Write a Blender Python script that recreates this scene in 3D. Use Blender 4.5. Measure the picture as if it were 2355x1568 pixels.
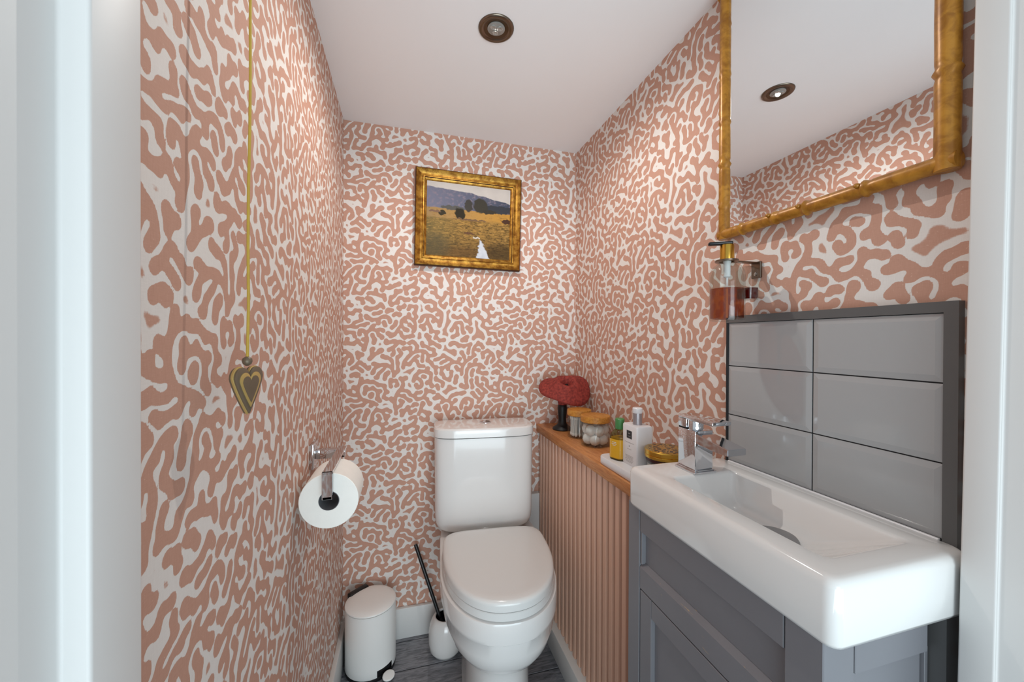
import bpy, bmesh, math, random
import numpy as np
from mathutils import Vector, Matrix

for o in list(bpy.data.objects): bpy.data.objects.remove(o, do_unlink=True)
scene = bpy.context.scene
COL = scene.collection
R = math.radians

# ------------------------------------------------------------------ camera
CAM = Vector((0, 0, 1.107))
yaw, pitch, roll = R(15.5856), R(-0.2688), R(0.1914)
fwd = Vector((math.sin(yaw)*math.cos(pitch), math.cos(yaw)*math.cos(pitch), math.sin(pitch)))
r0 = Vector((math.cos(yaw), -math.sin(yaw), 0)); u0 = r0.cross(fwd)
rt = r0*math.cos(roll) + u0*math.sin(roll); up = u0*math.cos(roll) - r0*math.sin(roll)
cd = bpy.data.cameras.new('camera'); cam = bpy.data.objects.new('camera', cd); COL.objects.link(cam)
cd.sensor_fit = 'HORIZONTAL'; cd.sensor_width = 36.0; cd.lens = 881.97/2355*36.0
cd.clip_start = 0.01; cd.clip_end = 50
m = Matrix((( rt.x, up.x, -fwd.x), (rt.y, up.y, -fwd.y), (rt.z, up.z, -fwd.z))).to_4x4()
m.translation = CAM; cam.matrix_world = m
scene.camera = cam

# ------------------------------------------------------------------ world, lights, exposure
w = bpy.data.worlds.new('hall_daylight'); scene.world = w; w.use_nodes = True
bg = w.node_tree.nodes['Background']; bg.inputs[0].default_value = (0.86, 0.94, 1.0, 1); bg.inputs[1].default_value = 0.6

def area(name, loc, target, sx, sy, power, col):
    ld = bpy.data.lights.new(name, 'AREA'); ld.shape = 'RECTANGLE'; ld.size = sx; ld.size_y = sy
    ld.energy = power; ld.color = col
    ob = bpy.data.objects.new(name, ld); COL.objects.link(ob); ob.location = loc
    ob.rotation_euler = (Vector(target)-Vector(loc)).to_track_quat('-Z', 'Y').to_euler()
    return ob
area('hall_window_light', (-0.10, -3.4, 1.15), (0.25, 1.2, 0.75), 1.7, 1.9, 34, (0.92, 0.96, 1.0))
area('ceiling_fill_light', (0.25, -1.6, 0.06), (0.25, 0.8, 1.886), 2.4, 2.0, 64, (0.73, 0.92, 1.0))  # added fill lamp low in the hall, aimed up to brighten the ceiling

vs = scene.view_settings
vs.view_transform = 'Standard'; vs.look = 'None'; vs.gamma = 1.0; vs.use_curve_mapping = False
vs.exposure = 0.18

# ------------------------------------------------------------------ room measures
XL, XR, YB, ZC, YF = -0.212, 0.689, 1.48, 1.886, 0.30

# ------------------------------------------------------------------ node helpers
def srgb(c):
    return tuple(((v/255)/12.92 if v/255 <= .04045 else ((v/255+.055)/1.055)**2.4) for v in c)

class NT:
    def __init__(s, name):
        s.m = bpy.data.materials.new(name); s.m.use_nodes = True
        s.t = s.m.node_tree; s.b = s.t.nodes['Principled BSDF']
    def n(s, typ, **kw):
        nd = s.t.nodes.new(typ)
        for k, v in kw.items(): setattr(nd, k, v)
        return nd
    def link(s, a, b): s.t.links.new(a, b)
    def put(s, sock, v):
        if hasattr(v, 'is_output') or isinstance(v, bpy.types.NodeSocket): s.link(v, sock)
        else: sock.default_value = v
    def math(s, op, a, b=0.0, c=0.0, clamp=False):
        nd = s.n('ShaderNodeMath', operation=op, use_clamp=clamp)
        s.put(nd.inputs[0], a); s.put(nd.inputs[1], b); s.put(nd.inputs[2], c)
        return nd.outputs[0]
    def step(s, x, lo, hi):
        nd = s.n('ShaderNodeMapRange', interpolation_type='SMOOTHSTEP')
        s.put(nd.inputs[0], x); s.put(nd.inputs[1], lo); s.put(nd.inputs[2], hi)
        return nd.outputs[0]
    def mix(s, f, a, b, blend='MIX'):
        nd = s.n('ShaderNodeMix', data_type='RGBA', blend_type=blend)
        s.put(nd.inputs[0], f)
        for i, v in ((6, a), (7, b)):
            if isinstance(v, tuple): v = v if len(v) == 4 else (*v, 1)
            s.put(nd.inputs[i], v)
        return nd.outputs[2]
    def coord(s, kind='Object'): return s.n('ShaderNodeTexCoord').outputs[kind]
    def sep(s, v):
        nd = s.n('ShaderNodeSeparateXYZ'); s.link(v, nd.inputs[0]); return nd.outputs
    def scale(s, v, sc):
        nd = s.n('ShaderNodeVectorMath', operation='MULTIPLY'); s.link(v, nd.inputs[0]); nd.inputs[1].default_value = sc
        return nd.outputs[0]
    def noise(s, v=None, scale=5, detail=3, rough=.5, dist=0):
        nd = s.n('ShaderNodeTexNoise')
        if v is not None: s.link(v, nd.inputs['Vector'])
        nd.inputs['Scale'].default_value = scale; nd.inputs['Detail'].default_value = detail
        nd.inputs['Roughness'].default_value = rough; nd.inputs['Distortion'].default_value = dist
        return nd.outputs[0]
    def bump(s, h, strength=.2, dist=.002):
        nd = s.n('ShaderNodeBump'); s.link(h, nd.inputs['Height'])
        nd.inputs['Strength'].default_value = strength; nd.inputs['Distance'].default_value = dist
        s.link(nd.outputs[0], s.b.inputs['Normal'])
    def set(s, **kw):
        names = dict(color='Base Color', rough='Roughness', metal='Metallic', trans='Transmission Weight', ior='IOR',
                     coat='Coat Weight', spec='Specular IOR Level', sss='Subsurface Weight', alpha='Alpha')
        for k, v in kw.items():
            if isinstance(v, tuple) and len(v) == 3: v = (*v, 1)
            s.put(s.b.inputs[names[k]], v)
        return s

def plain(name, c, rough=.5, metal=0, var=.06, vscale=14, bump=0, coat=0, spec=.5):
    t = NT(name); base = srgb(c)
    nz = t.noise(t.coord(), vscale, 3)
    lo = tuple(max(0, v*(1-var)) for v in base); hi = tuple(min(1, v*(1+var)) for v in base)
    t.set(color=t.mix(nz, lo, hi), rough=rough, metal=metal, coat=coat, spec=spec)
    if bump: t.bump(t.noise(t.coord(), vscale*8, 2), bump, .001)
    return t.m

def glass(name, c=(255, 255, 255), rough=.02, ior=1.45):
    t = NT(name); nz = t.noise(t.coord(), 9, 2)
    b = srgb(c); t.set(color=t.mix(nz, tuple(v*.97 for v in b), b), rough=rough, trans=1.0, ior=ior); return t.m
def thin_glass(name, c=(255, 255, 255), facing=.09):
    """thin-walled glass: clear body with a fresnel sheen"""
    t = NT(name); tr = t.n('ShaderNodeBsdfTransparent'); gl = t.n('ShaderNodeBsdfGlossy'); mx = t.n('ShaderNodeMixShader')
    nz = t.noise(t.coord(), 9, 2); b = srgb(c)
    t.link(t.mix(nz, tuple(v*.98 for v in b), b), tr.inputs[0]); gl.inputs['Roughness'].default_value = .03
    lw = t.n('ShaderNodeLayerWeight'); lw.inputs[0].default_value = .22
    t.link(t.math('ADD', t.math('MULTIPLY', t.math('POWER', lw.outputs['Facing'], 2.2), .55), .035), mx.inputs[0])
    t.link(tr.outputs[0], mx.inputs[1]); t.link(gl.outputs[0], mx.inputs[2])
    t.link(mx.outputs[0], t.t.nodes['Material Output'].inputs[0]); t.t.nodes.remove(t.b)
    return t.m

M = {}
M['paint'] = plain('white_eggshell_paint', (217, 216, 214), .45, var=.02, vscale=6, bump=.05)
M['ceiling'] = plain('ceiling_paint', (246, 246, 247), .85, var=.025, vscale=3, bump=.04)
M['ceramic'] = plain('white_ceramic', (228, 227, 225), .12, var=.012, vscale=4, coat=.35)
M['lidplastic'] = plain('toilet_lid_plastic', (222, 222, 220), .16, var=.012, vscale=4)
M['chrome'] = plain('polished_chrome', (214, 216, 220), .05, 1, var=.03, vscale=5)
M['steel'] = plain('brushed_nickel', (120, 108, 96), .28, 1, var=.10, vscale=22)
M['blackplastic'] = plain('black_plastic', (16, 16, 18), .35, var=.2)
M['blackglaze'] = plain('black_ceramic', (9, 9, 11), .5, var=.2)
M['binwhite'] = plain('bin_light_grey_enamel', (242, 241, 238), .32, var=.015)
M['vanity'] = plain('grey_satin_cabinet_paint', (120, 120, 125), .42, var=.04, vscale=9, bump=.03)
M['greytrim'] = plain('dark_grey_tile_trim', (92, 92, 92), .4, var=.05)
M['grout'] = plain('dark_grout', (38, 38, 40), .9, var=.2, vscale=60)
M['tile'] = plain('grey_glazed_tile', (166, 167, 168), .13, var=.03, vscale=3, coat=.3)
M['paper_roll'] = plain('tissue_paper', (250, 249, 243), .95, var=.03, vscale=60, bump=.2)
M['core'] = plain('grey_card_core', (122, 124, 128), .9, var=.08)
M['tray'] = plain('white_stone_tray', (226, 227, 230), .3, var=.05, vscale=10)
M['cotton'] = plain('cotton_wool', (246, 242, 240), 1, var=.05, vscale=40, bump=.4)
M['jarglass'] = thin_glass('clear_jar_glass', (246, 248, 247))
M['whiteplastic'] = plain('white_plastic', (230, 230, 232), .35, var=.02)
M['silver'] = plain('frosted_silver', (170, 166, 170), .3, .6, var=.04)
M['gold'] = plain('gold_metal', (206, 166, 74), .2, 1, var=.08, vscale=20)
M['green'] = plain('green_plastic_cap', (74, 138, 78), .4, var=.06)
M['ink'] = plain('black_print', (45, 46, 50), .6, var=.1)
M['greyink'] = plain('grey_print', (166, 162, 162), .6, var=.1)
M['cord'] = plain('golden_cord', (190, 158, 60), .6, var=.15, vscale=80)
M['brass_dark'] = plain('aged_brass_dark', (116, 102, 84), .45, .35, var=.12, vscale=40)
M['brass'] = plain('aged_brass_bright', (198, 170, 106), .4, .45, var=.1, vscale=40)
def mat_worn():
    t = NT('worn_grey_cabinet_paint'); co = t.coord()
    b = t.mix(t.noise(co, 9, 3), srgb((116, 116, 121)), srgb((124, 124, 129)))
    n = t.noise(t.scale(co, (160, 26, 160)), 1, 4, .65)
    t.set(color=t.mix(t.step(n, .665, .70), b, srgb((172, 152, 122))), rough=.45)
    return t.m
M['vanityworn'] = mat_worn()
M['slot'] = plain('dark_gap', (20, 20, 22), .9, var=.1)

def mat_wallpaper():
    t = NT('coral_wallpaper')
    at = t.n('ShaderNodeAttribute', attribute_name='coral'); f = at.outputs['Fac']
    co = t.coord()
    # woven linen look: fine crossing threads and small flecks
    th = t.noise(t.scale(co, (900, 900, 90)), 1, 2); th2 = t.noise(t.scale(co, (90, 90, 1100)), 1, 2)
    weave = t.math('ADD', t.math('MULTIPLY', th, .5), t.math('MULTIPLY', th2, .5))
    edge = t.math('ADD', f, t.math('MULTIPLY', t.math('SUBTRACT', weave, .5), .5))
    k = t.step(edge, -.14, .14)
    fleck = t.step(t.noise(co, 330, 2, .6), .67, .74)
    pink = t.mix(weave, srgb((186, 140, 120)), srgb((206, 162, 143)))
    pink = t.mix(t.math('MULTIPLY', fleck, .35), pink, srgb((230, 196, 178)))
    cream = t.mix(weave, srgb((220, 213, 207)), srgb((238, 232, 227)))
    t.set(color=t.mix(k, cream, pink), rough=.75, spec=.25)
    t.bump(weave, .12, .0006)
    return t.m
M['wallpaper'] = mat_wallpaper()

def mat_wood(name, dark, light, axis=(14, 120, 120), rough=.45):
    t = NT(name); co = t.coord()
    v = t.scale(co, axis)
    g = t.noise(v, 1, 4, .6, .6); g2 = t.noise(v, 3.2, 3, .5)
    c = t.mix(t.step(g, .3, .7), srgb(dark), srgb(light))
    c = t.mix(t.math('MULTIPLY', t.step(g2, .5, .75), .35), c, srgb(tuple(v*.72 for v in dark)))
    t.set(color=c, rough=rough); t.bump(g2, .12, .0008)
    return t.m
M['oak'] = mat_wood('oiled_oak_shelf', (180, 114, 62), (208, 146, 90), (120, 14, 120))
M['lidwood'] = mat_wood('bamboo_lid', (176, 112, 36), (206, 146, 62), (160, 22, 160))
M['slat'] = plain('dusty_pink_slat_paint', (220, 176, 152), .38, var=.04, vscale=8)
M['slatback'] = plain('slat_backing', (44, 26, 20), .8, var=.1)

def mat_floor():
    t = NT('dark_grey_wood_floor'); co = t.coord()
    oi = t.n('ShaderNodeObjectInfo')
    off = t.n('ShaderNodeVectorMath', operation='ADD'); t.link(co, off.inputs[0])
    sh = t.n('ShaderNodeCombineXYZ'); t.link(t.math('MULTIPLY', oi.outputs['Random'], 37.0), sh.inputs[0]); t.link(sh.outputs[0], off.inputs[1])
    v = t.scale(off.outputs[0], (9, 60, 60))
    g = t.noise(v, 1, 5, .65, 1.6); g2 = t.noise(t.scale(off.outputs[0], (22, 90, 90)), 1.4, 3)
    c = t.mix(t.step(g, .28, .72), srgb((92, 94, 100)), srgb((152, 154, 160)))
    c = t.mix(t.math('MULTIPLY', t.step(g2, .56, .7), .5), c, srgb((58, 59, 64)))
    t.set(color=c, rough=.5); t.bump(g, .25, .001)
    return t.m
M['floor'] = mat_floor()

def mat_bamboo():
    t = NT('golden_bamboo_paint'); co = t.coord()
    g = t.noise(t.scale(co, (60, 60, 60)), 1, 4, .6, .5)
    c = t.mix(t.step(g, .3, .7), srgb((142, 90, 18)), srgb((182, 126, 40)))
    t.set(color=c, rough=.36, metal=.15); t.bump(g, .15, .0012)
    return t.m
M['bamboo'] = mat_bamboo()

def mat_gilt():
    t = NT('gilded_wood'); co = t.coord()
    g = t.noise(co, 45, 4, .6); g2 = t.noise(co, 160, 3)
    c = t.mix(t.step(g, .35, .65), srgb((128, 82, 22)), srgb((190, 142, 58)))
    c = t.mix(t.math('MULTIPLY', t.step(g2, .55, .72), .55), c, srgb((112, 66, 20)))
    t.set(color=c, rough=.34, metal=.7)
    return t.m
M['gilt'] = mat_gilt()
M['giltdark'] = plain('dark_frame_edge', (70, 40, 18), .5, .2, var=.2, vscale=40)
t = NT('mirror_silver'); t.set(color=t.mix(t.noise(t.coord(), 3, 1), (.90, .905, .91), (.92, .925, .93)), rough=.0, metal=1); M['mirror'] = t.m
M['amber'] = thin_glass('amber_soap', (222, 150, 58))
M['redsoap'] = plain('red_lotion', (70, 8, 12), .12, var=.1, vscale=30, coat=.5)
M['liquid_yellow'] = plain('yellow_toner', (226, 172, 44), .2, var=.05, vscale=20)
M['paleglass'] = thin_glass('pale_green_bottle', (206, 206, 168))

def mat_mushroom():
    t = NT('red_felt'); co = t.coord()
    g = t.noise(co, 120, 4, .6)
    t.set(color=t.mix(t.step(g, .3, .7), srgb((112, 34, 28)), srgb((156, 58, 48))), rough=.8); t.bump(g, .5, .002)
    return t.m
M['mushroom'] = mat_mushroom()

def mat_fret():
    t = NT('pierced_gold_lid_top'); co = t.coord()
    v = t.n('ShaderNodeTexVoronoi', feature='DISTANCE_TO_EDGE'); t.link(co, v.inputs['Vector']); v.inputs['Scale'].default_value = 95
    k = t.step(v.outputs['Distance'], .10, .16)
    t.set(color=t.mix(k, srgb((196, 158, 84)), srgb((52, 42, 32))), rough=.35, metal=t.math('MULTIPLY', t.math('SUBTRACT', 1.0, k), .8))
    return t.m
M['fret'] = mat_fret()

def mat_painting():
    """Oil landscape: pale sky, blue hills, dark trees, golden meadow and a pale stream."""
    t = NT('oil_landscape_canvas'); gen = t.coord('Generated'); xyz = t.sep(gen)
    x = xyz[0]; n1 = t.math('SUBTRACT', t.noise(gen, 7, 4), .5); n2 = t.math('SUBTRACT', t.noise(gen, 22, 3), .5)
    n3 = t.math('SUBTRACT', t.noise(t.scale(gen, (1, 1, 3.0)), 13, 4, .7, .8), .5)
    d = t.math('SUBTRACT', 1.0, xyz[2])                                 # 0 at the top, 1 at the foot
    dd = t.math('ADD', d, t.math('MULTIPLY', n2, .07)); xx = t.math('ADD', x, t.math('MULTIPLY', n2, .07))
    sky = t.mix(t.noise(gen, 6, 3), srgb((176, 168, 164)), srgb((204, 196, 188)))
    ridge = t.math('ADD', t.math('ADD', .075, t.math('MULTIPLY', t.math('POWER', x, 2.0), .13)), t.math('MULTIPLY', n1, .05))
    hill = t.mix(x, srgb((112, 112, 130)), srgb((62, 68, 84)))
    hill = t.mix(t.step(n2, -.02, .2), hill, srgb((128, 116, 128)))
    c = t.mix(t.step(t.math('SUBTRACT', d, ridge), 0, .012), sky, hill)
    gold = t.mix(x, srgb((150, 122, 82)), srgb((184, 134, 56)))
    gold = t.mix(t.step(n3, 0, .2), gold, srgb((142, 104, 52)))
    base = t.math('ADD', .345, t.math('MULTIPLY', n1, .03))
    c = t.mix(t.step(t.math('SUBTRACT', d, base), 0, .015), c, gold)
    field = t.mix(t.step(n3, -.18, .18), srgb((78, 60, 30)), srgb((168, 128, 66)))
    field = t.mix(t.math('MULTIPLY', t.step(x, .5, .0), .6), field, srgb((112, 100, 62)))
    field = t.mix(t.math('MULTIPLY', t.step(t.math('SUBTRACT', t.noise(t.scale(gen, (1, 1, 2.2)), 26, 4, .7), .5), .02, .16), .7), field, srgb((186, 146, 82)))
    field = t.mix(t.math('MULTIPLY', t.step(d, .62, .95), .55), field, srgb((74, 56, 32)))
    c = t.mix(t.step(t.math('ADD', d, t.math('MULTIPLY', n3, .08)), .46, .50), c, field)
    def blob(c, cx, cy, rx, ry, col, soft=.25, amt=1.0):
        a = t.math('POWER', t.math('DIVIDE', t.math('SUBTRACT', xx, cx), rx), 2.0)
        b = t.math('POWER', t.math('DIVIDE', t.math('SUBTRACT', dd, cy), ry), 2.0)
        return t.mix(t.math('MULTIPLY', t.step(t.math('ADD', a, b), 1+soft, 1-soft), amt), c, srgb(col))
    c = blob(c, .86, .30, .22, .055, (54, 56, 62)); c = blob(c, .30, .335, .14, .03, (84, 82, 78))
    c = blob(c, .49, .285, .05, .085, (62, 58, 54)); c = blob(c, .63, .27, .085, .10, (58, 54, 46)); c = blob(c, .74, .345, .09, .03, (56, 50, 42))
    c = blob(c, .39, .405, .062, .078, (44, 38, 26)); c = blob(c, .18, .415, .045, .035, (54, 48, 34)); c = blob(c, .09, .40, .07, .02, (120, 92, 74))
    c = blob(c, .96, .455, .07, .03, (74, 48, 34)); c = blob(c, .50, .475, .2, .012, (110, 84, 60))
    c = blob(c, .88, .90, .20, .12, (52, 38, 20), .9, .6); c = blob(c, .42, .93, .22, .07, (96, 66, 36), .9, .4); c = blob(c, .10, .85, .16, .16, (84, 78, 58), .9, .5)
    # the stream, wide at the foot and wandering up to a point
    cx = t.math('SUBTRACT', t.math('ADD', .675, t.math('MULTIPLY', n1, .08)), t.math('MULTIPLY', t.math('SUBTRACT', 1.0, d), .17))
    wd = t.math('MULTIPLY', t.math('SUBTRACT', d, .73), .29)
    s = t.math('SUBTRACT', wd, t.math('ABSOLUTE', t.math('SUBTRACT', xx, cx)))
    c = t.mix(t.math('MULTIPLY', t.step(s, -.012, .008), t.step(d, .73, .76)), c, t.mix(t.noise(gen, 16, 2), srgb((174, 180, 190)), srgb((214, 216, 222))))
    c = blob(c, .585, .715, .045, .014, (196, 184, 168)); c = blob(c, .50, .665, .06, .014, (96, 66, 46))
    t.set(color=c, rough=.7, spec=.2); t.bump(t.noise(gen, 60, 3), .3, .001)
    return t.m
M['painting'] = mat_painting()

# ------------------------------------------------------------------ mesh helpers
def obj(name, bm, mat, parent=None, smooth=None, loc=None):
    me = bpy.data.meshes.new(name)
    bmesh.ops.recalc_face_normals(bm, faces=bm.faces)
    bm.to_mesh(me); bm.free()
    if isinstance(mat, (list, tuple)):
        for k in mat: me.materials.append(M[k] if isinstance(k, str) else k)
    else: me.materials.append(M[mat] if isinstance(mat, str) else mat)
    if smooth is not None:
        me.polygons.foreach_set('use_smooth', [True]*len(me.polygons))
        me.set_sharp_from_angle(angle=R(smooth))
    o = bpy.data.objects.new(name, me); COL.objects.link(o)
    if parent: o.parent = parent
    if loc is not None: o.location = loc
    return o
def tag(o, label, cat, group=None):
    o['label'] = label; o['category'] = cat
    if group: o['group'] = group
    return o
def thing(name, label, cat, loc=(0, 0, 0), rz=0, group=None):
    o = bpy.data.objects.new(name, None); COL.objects.link(o); o.empty_display_size = .05
    o.location = loc; o.rotation_euler = (0, 0, rz)
    return tag(o, label, cat, group)
def struct(o): o['kind'] = 'structure'; return o

def add_box(bm, x0, x1, y0, y1, z0, z1, bev=0, seg=2):
    r = bmesh.ops.create_cube(bm, size=1)
    bmesh.ops.scale(bm, vec=(x1-x0, y1-y0, z1-z0), verts=r['verts'])
    bmesh.ops.translate(bm, vec=((x0+x1)/2, (y0+y1)/2, (z0+z1)/2), verts=r['verts'])
    if bev:
        es = list({e for v in r['verts'] for e in v.link_edges})
        bmesh.ops.bevel(bm, geom=es, offset=bev, segments=seg, profile=.5, affect='EDGES')
    return bm
def box(x0, x1, y0, y1, z0, z1, bev=0, seg=2): return add_box(bmesh.new(), x0, x1, y0, y1, z0, z1, bev, seg)

def loft(loops, cap0=True, cap1=True, bm=None):
    bm = bm or bmesh.new(); rows = [[bm.verts.new(p) for p in lp] for lp in loops]
    n = len(rows[0])
    for a, b in zip(rows, rows[1:]):
        for i in range(n): bm.faces.new((a[i], a[(i+1) % n], b[(i+1) % n], b[i]))
    if cap0: bm.faces.new(rows[0][::-1])
    if cap1: bm.faces.new(rows[-1])
    return bm
def lathe(prof, n=32, cx=0, cy=0, bm=None, cap0=True, cap1=True):
    return loft([[(cx+r*math.cos(2*math.pi*i/n), cy+r*math.sin(2*math.pi*i/n), z) for i in range(n)] for r, z in prof], cap0, cap1, bm)
def superloop(z, hw, F, B, yc, cx=0, nf=2.2, nb=4.5, n=64):
    out = []
    for i in range(n):
        a = 2*math.pi*i/n; c, s = math.cos(a), math.sin(a)
        e = nb if s > 0 else nf
        x = hw*math.copysign(abs(c)**(2/e), c); y = (B if s > 0 else F)*math.copysign(abs(s)**(2/e), s)
        out.append((cx+x, yc+y, z))
    return out
def rrect(x0, x1, y0, y1, z, r, k=5):
    out = []
    for cx, cy, a0 in ((x1-r, y1-r, 0), (x0+r, y1-r, 90), (x0+r, y0+r, 180), (x1-r, y0+r, 270)):
        for i in range(k+1):
            a = R(a0+90*i/k); out.append((cx+r*math.cos(a), cy+r*math.sin(a), z))
    return out
def tube(pts, rad, n=10, bm=None, caps=True):
    pts = [Vector(p) for p in pts]; rads = rad if isinstance(rad, (list, tuple)) else [rad]*len(pts)
    loops = []; ref = None
    for i, p in enumerate(pts):
        d = (pts[min(i+1, len(pts)-1)]-pts[max(i-1, 0)]).normalized()
        if ref is None: ref = d.orthogonal().normalized()
        ref = (ref - d*ref.dot(d)).normalized(); b = d.cross(ref)
        loops.append([tuple(p+(ref*math.cos(2*math.pi*k/n)+b*math.sin(2*math.pi*k/n))*rads[i]) for k in range(n)])
    return loft(loops, caps, caps, bm)
def prism(outline, d0, d1, axis='Y', bm=None):
    """2-D outline (a, b) extruded along an axis: Y -> (a, d, b)"""
    f = {'Y': lambda a, b, d: (a, d, b), 'X': lambda a, b, d: (d, a, b), 'Z': lambda a, b, d: (a, b, d)}[axis]
    return loft([[f(a, b, d0) for a, b in outline], [f(a, b, d1) for a, b in outline]], bm=bm)

# ------------------------------------------------------------------ coral wallpaper pattern (a repeat of 0.52 m)
def coral_tile(T=.65, N=260, seed=12, iters=2, sig=.0038, bias=.5, gap=.0069):
    rnd = random.Random(seed); n = int(T/.03); cell = T/n; grid = {}; P = []
    key = lambda x, y: (int(x/cell) % n, int(y/cell) % n)
    def free(x, y, r, ok):
        cx, cy = int(x/cell), int(y/cell)
        for i in (-1, 0, 1):
            for j in (-1, 0, 1):
                for k in grid.get(((cx+i) % n, (cy+j) % n), ()):
                    q = P[k]; f = ok.get(q[3])
                    if f and f(q): continue
                    dx = abs(x-q[0]); dx = min(dx, T-dx); dy = abs(y-q[1]); dy = min(dy, T-dy)
                    if dx*dx+dy*dy < (r+q[2]+gap)**2: return False
        return True
    st = .0035; nb = [0]
    def grow(x, y, a, L, r0, par, pstep, level, queue):
        b = nb[0]; nb[0] += 1
        curv = rnd.uniform(-1, 1)*(10 if level == 0 else 26); pts = []
        steps = int(L/st); side = rnd.choice((-1, 1)); nxt = rnd.uniform(.010, .016); s = 0; i = 0
        for i in range(steps):
            curv += rnd.gauss(0, 6); curv = max(-42, min(42, curv)); a += curv*st; placed = False
            for da in (0, .4, -.4, .8, -.8):
                nx = (x+math.cos(a+da)*st) % T; ny = (y+math.sin(a+da)*st) % T
                r = r0*(.88+.07*math.sin(i*.6+b))
                ok = {b: (lambda q, i=i: i-q[5] < 9)}
                if par is not None and i < 8: ok[par] = (lambda q: abs(q[5]-pstep) < 8)
                if free(nx, ny, r, ok): placed = True; a += da; break
            if not placed: break
            x, y = nx, ny; s += st
            P.append([x, y, r, b, par, i]); grid.setdefault(key(x, y), []).append(len(P)-1); pts.append(len(P)-1)
            if s > nxt:
                big = level < 2 and rnd.random() < .3
                queue.append((x, y, a+side*rnd.uniform(.7, 1.2), rnd.uniform(.05, .11) if big else rnd.uniform(.018, .036), r0*rnd.uniform(.9, 1.0), b, i, level+1))
                side = -side; nxt = s+rnd.uniform(.0075, .013)
        if len(pts) > 3:
            for k in pts[-2:]: P[k][2] = r0*1.12
            if level < 4 and rnd.random() < .8:
                for sg in (-1, 1): queue.append((x, y, a+sg*.65, rnd.uniform(.018, .04), r0*.95, b, i, level+1))
        elif par is None:
            for k in pts: P[k][2] = -1
    for tries in range(9000):
        x, y = rnd.uniform(0, T), rnd.uniform(0, T)
        if not free(x, y, .0085, {}): continue
        q = [(x, y, rnd.uniform(-.9, .9)+math.pi/2, rnd.uniform(.08, .2) if tries < 60 else rnd.uniform(.02, .06), rnd.uniform(.0078, .0092), None, 0, 0)]
        while q: grow(*q.pop(0), q)
    res = T/N; S = np.full((N, N), .03); wn = int(.026/res); o = np.arange(-wn, wn+1)
    for x, y, r, *_ in P:
        ix = int(x/res); iy = int(y/res)
        D = np.sqrt(((o+ix)*res-x)[None, :]**2+((o+iy)*res-y)[:, None]**2)-r
        A = np.ix_((o+iy) % N, (o+ix) % N); S[A] = np.minimum(S[A], D)
    k = np.fft.fftfreq(N, res)*2*np.pi; K2 = k[:, None]**2+k[None, :]**2
    G1 = np.exp(-K2*sig**2/2); G2 = np.exp(-K2*(sig*1.75)**2/2)
    F = np.tanh(-S/.003)
    for _ in range(iters):
        F = np.tanh(np.real(np.fft.ifft2(np.fft.fft2(F)*(G1-.86*G2)))*9+bias)
    F = np.real(np.fft.ifft2(np.fft.fft2(F)*np.exp(-K2*.0019**2/2)))
    return F-np.quantile(F, .40)
CT = coral_tile(); CTN = CT.shape[0]; CTT = .52
def coral_at(u, v):
    x = (u/CTT*CTN) % CTN; y = (v/CTT*CTN) % CTN
    i = np.floor(x).astype(int); j = np.floor(y).astype(int); fx = x-i; fy = y-j
    i %= CTN; j %= CTN; i1 = (i+1) % CTN; j1 = (j+1) % CTN
    return (CT[j, i]*(1-fx)+CT[j, i1]*fx)*(1-fy)+(CT[j1, i]*(1-fx)+CT[j1, i1]*fx)*fy

def paper_wall(name, org, U, V, lu, lv, outn, thick, uoff, voff, cell=.0031):
    """Papered wall: a fine sheet of lu x lv from org along U and V, backed by a slab (outn points away from the room)."""
    nu, nv = max(2, int(lu/cell)), max(2, int(lv/cell))
    a = np.linspace(0, lu, nu+1); b = np.linspace(0, lv, nv+1); A, B = np.meshgrid(a, b)
    org, U, V, outn = map(np.array, (org, U, V, outn))
    co = (org+A[..., None]*U+B[..., None]*V).reshape(-1, 3)
    fac = coral_at(A+uoff, B+voff).reshape(-1)
    idx = np.arange((nu+1)*(nv+1)).reshape(nv+1, nu+1)
    q = np.stack([idx[:-1, :-1], idx[:-1, 1:], idx[1:, 1:], idx[1:, :-1]], -1).reshape(-1, 4)
    c4 = [idx[0, 0], idx[0, -1], idx[-1, -1], idx[-1, 0]]; nb = len(co)
    co = np.vstack([co, co[c4]+outn*thick]); fac = np.concatenate([fac, [-1]*4])
    q = np.vstack([q, [[nb+3, nb+2, nb+1, nb]], [[nb+i, nb+(i+1) % 4, c4[(i+1) % 4], c4[i]] for i in range(4)]])
    if np.dot(np.cross(U, V), outn) > 0: q = q[:, ::-1]
    me = bpy.data.meshes.new(name); me.vertices.add(len(co)); me.vertices.foreach_set('co', co.ravel())
    me.loops.add(q.size); me.loops.foreach_set('vertex_index', q.ravel().astype(np.int32))
    me.polygons.add(len(q)); me.polygons.foreach_set('loop_start', np.arange(0, q.size, 4, dtype=np.int32))
    me.update(); me.validate()
    at = me.attributes.new('coral', 'FLOAT', 'POINT'); at.data.foreach_set('value', fac.astype(np.float32))
    me.materials.append(M['wallpaper'])
    o = bpy.data.objects.new(name, me); COL.objects.link(o); return struct(o)

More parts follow.
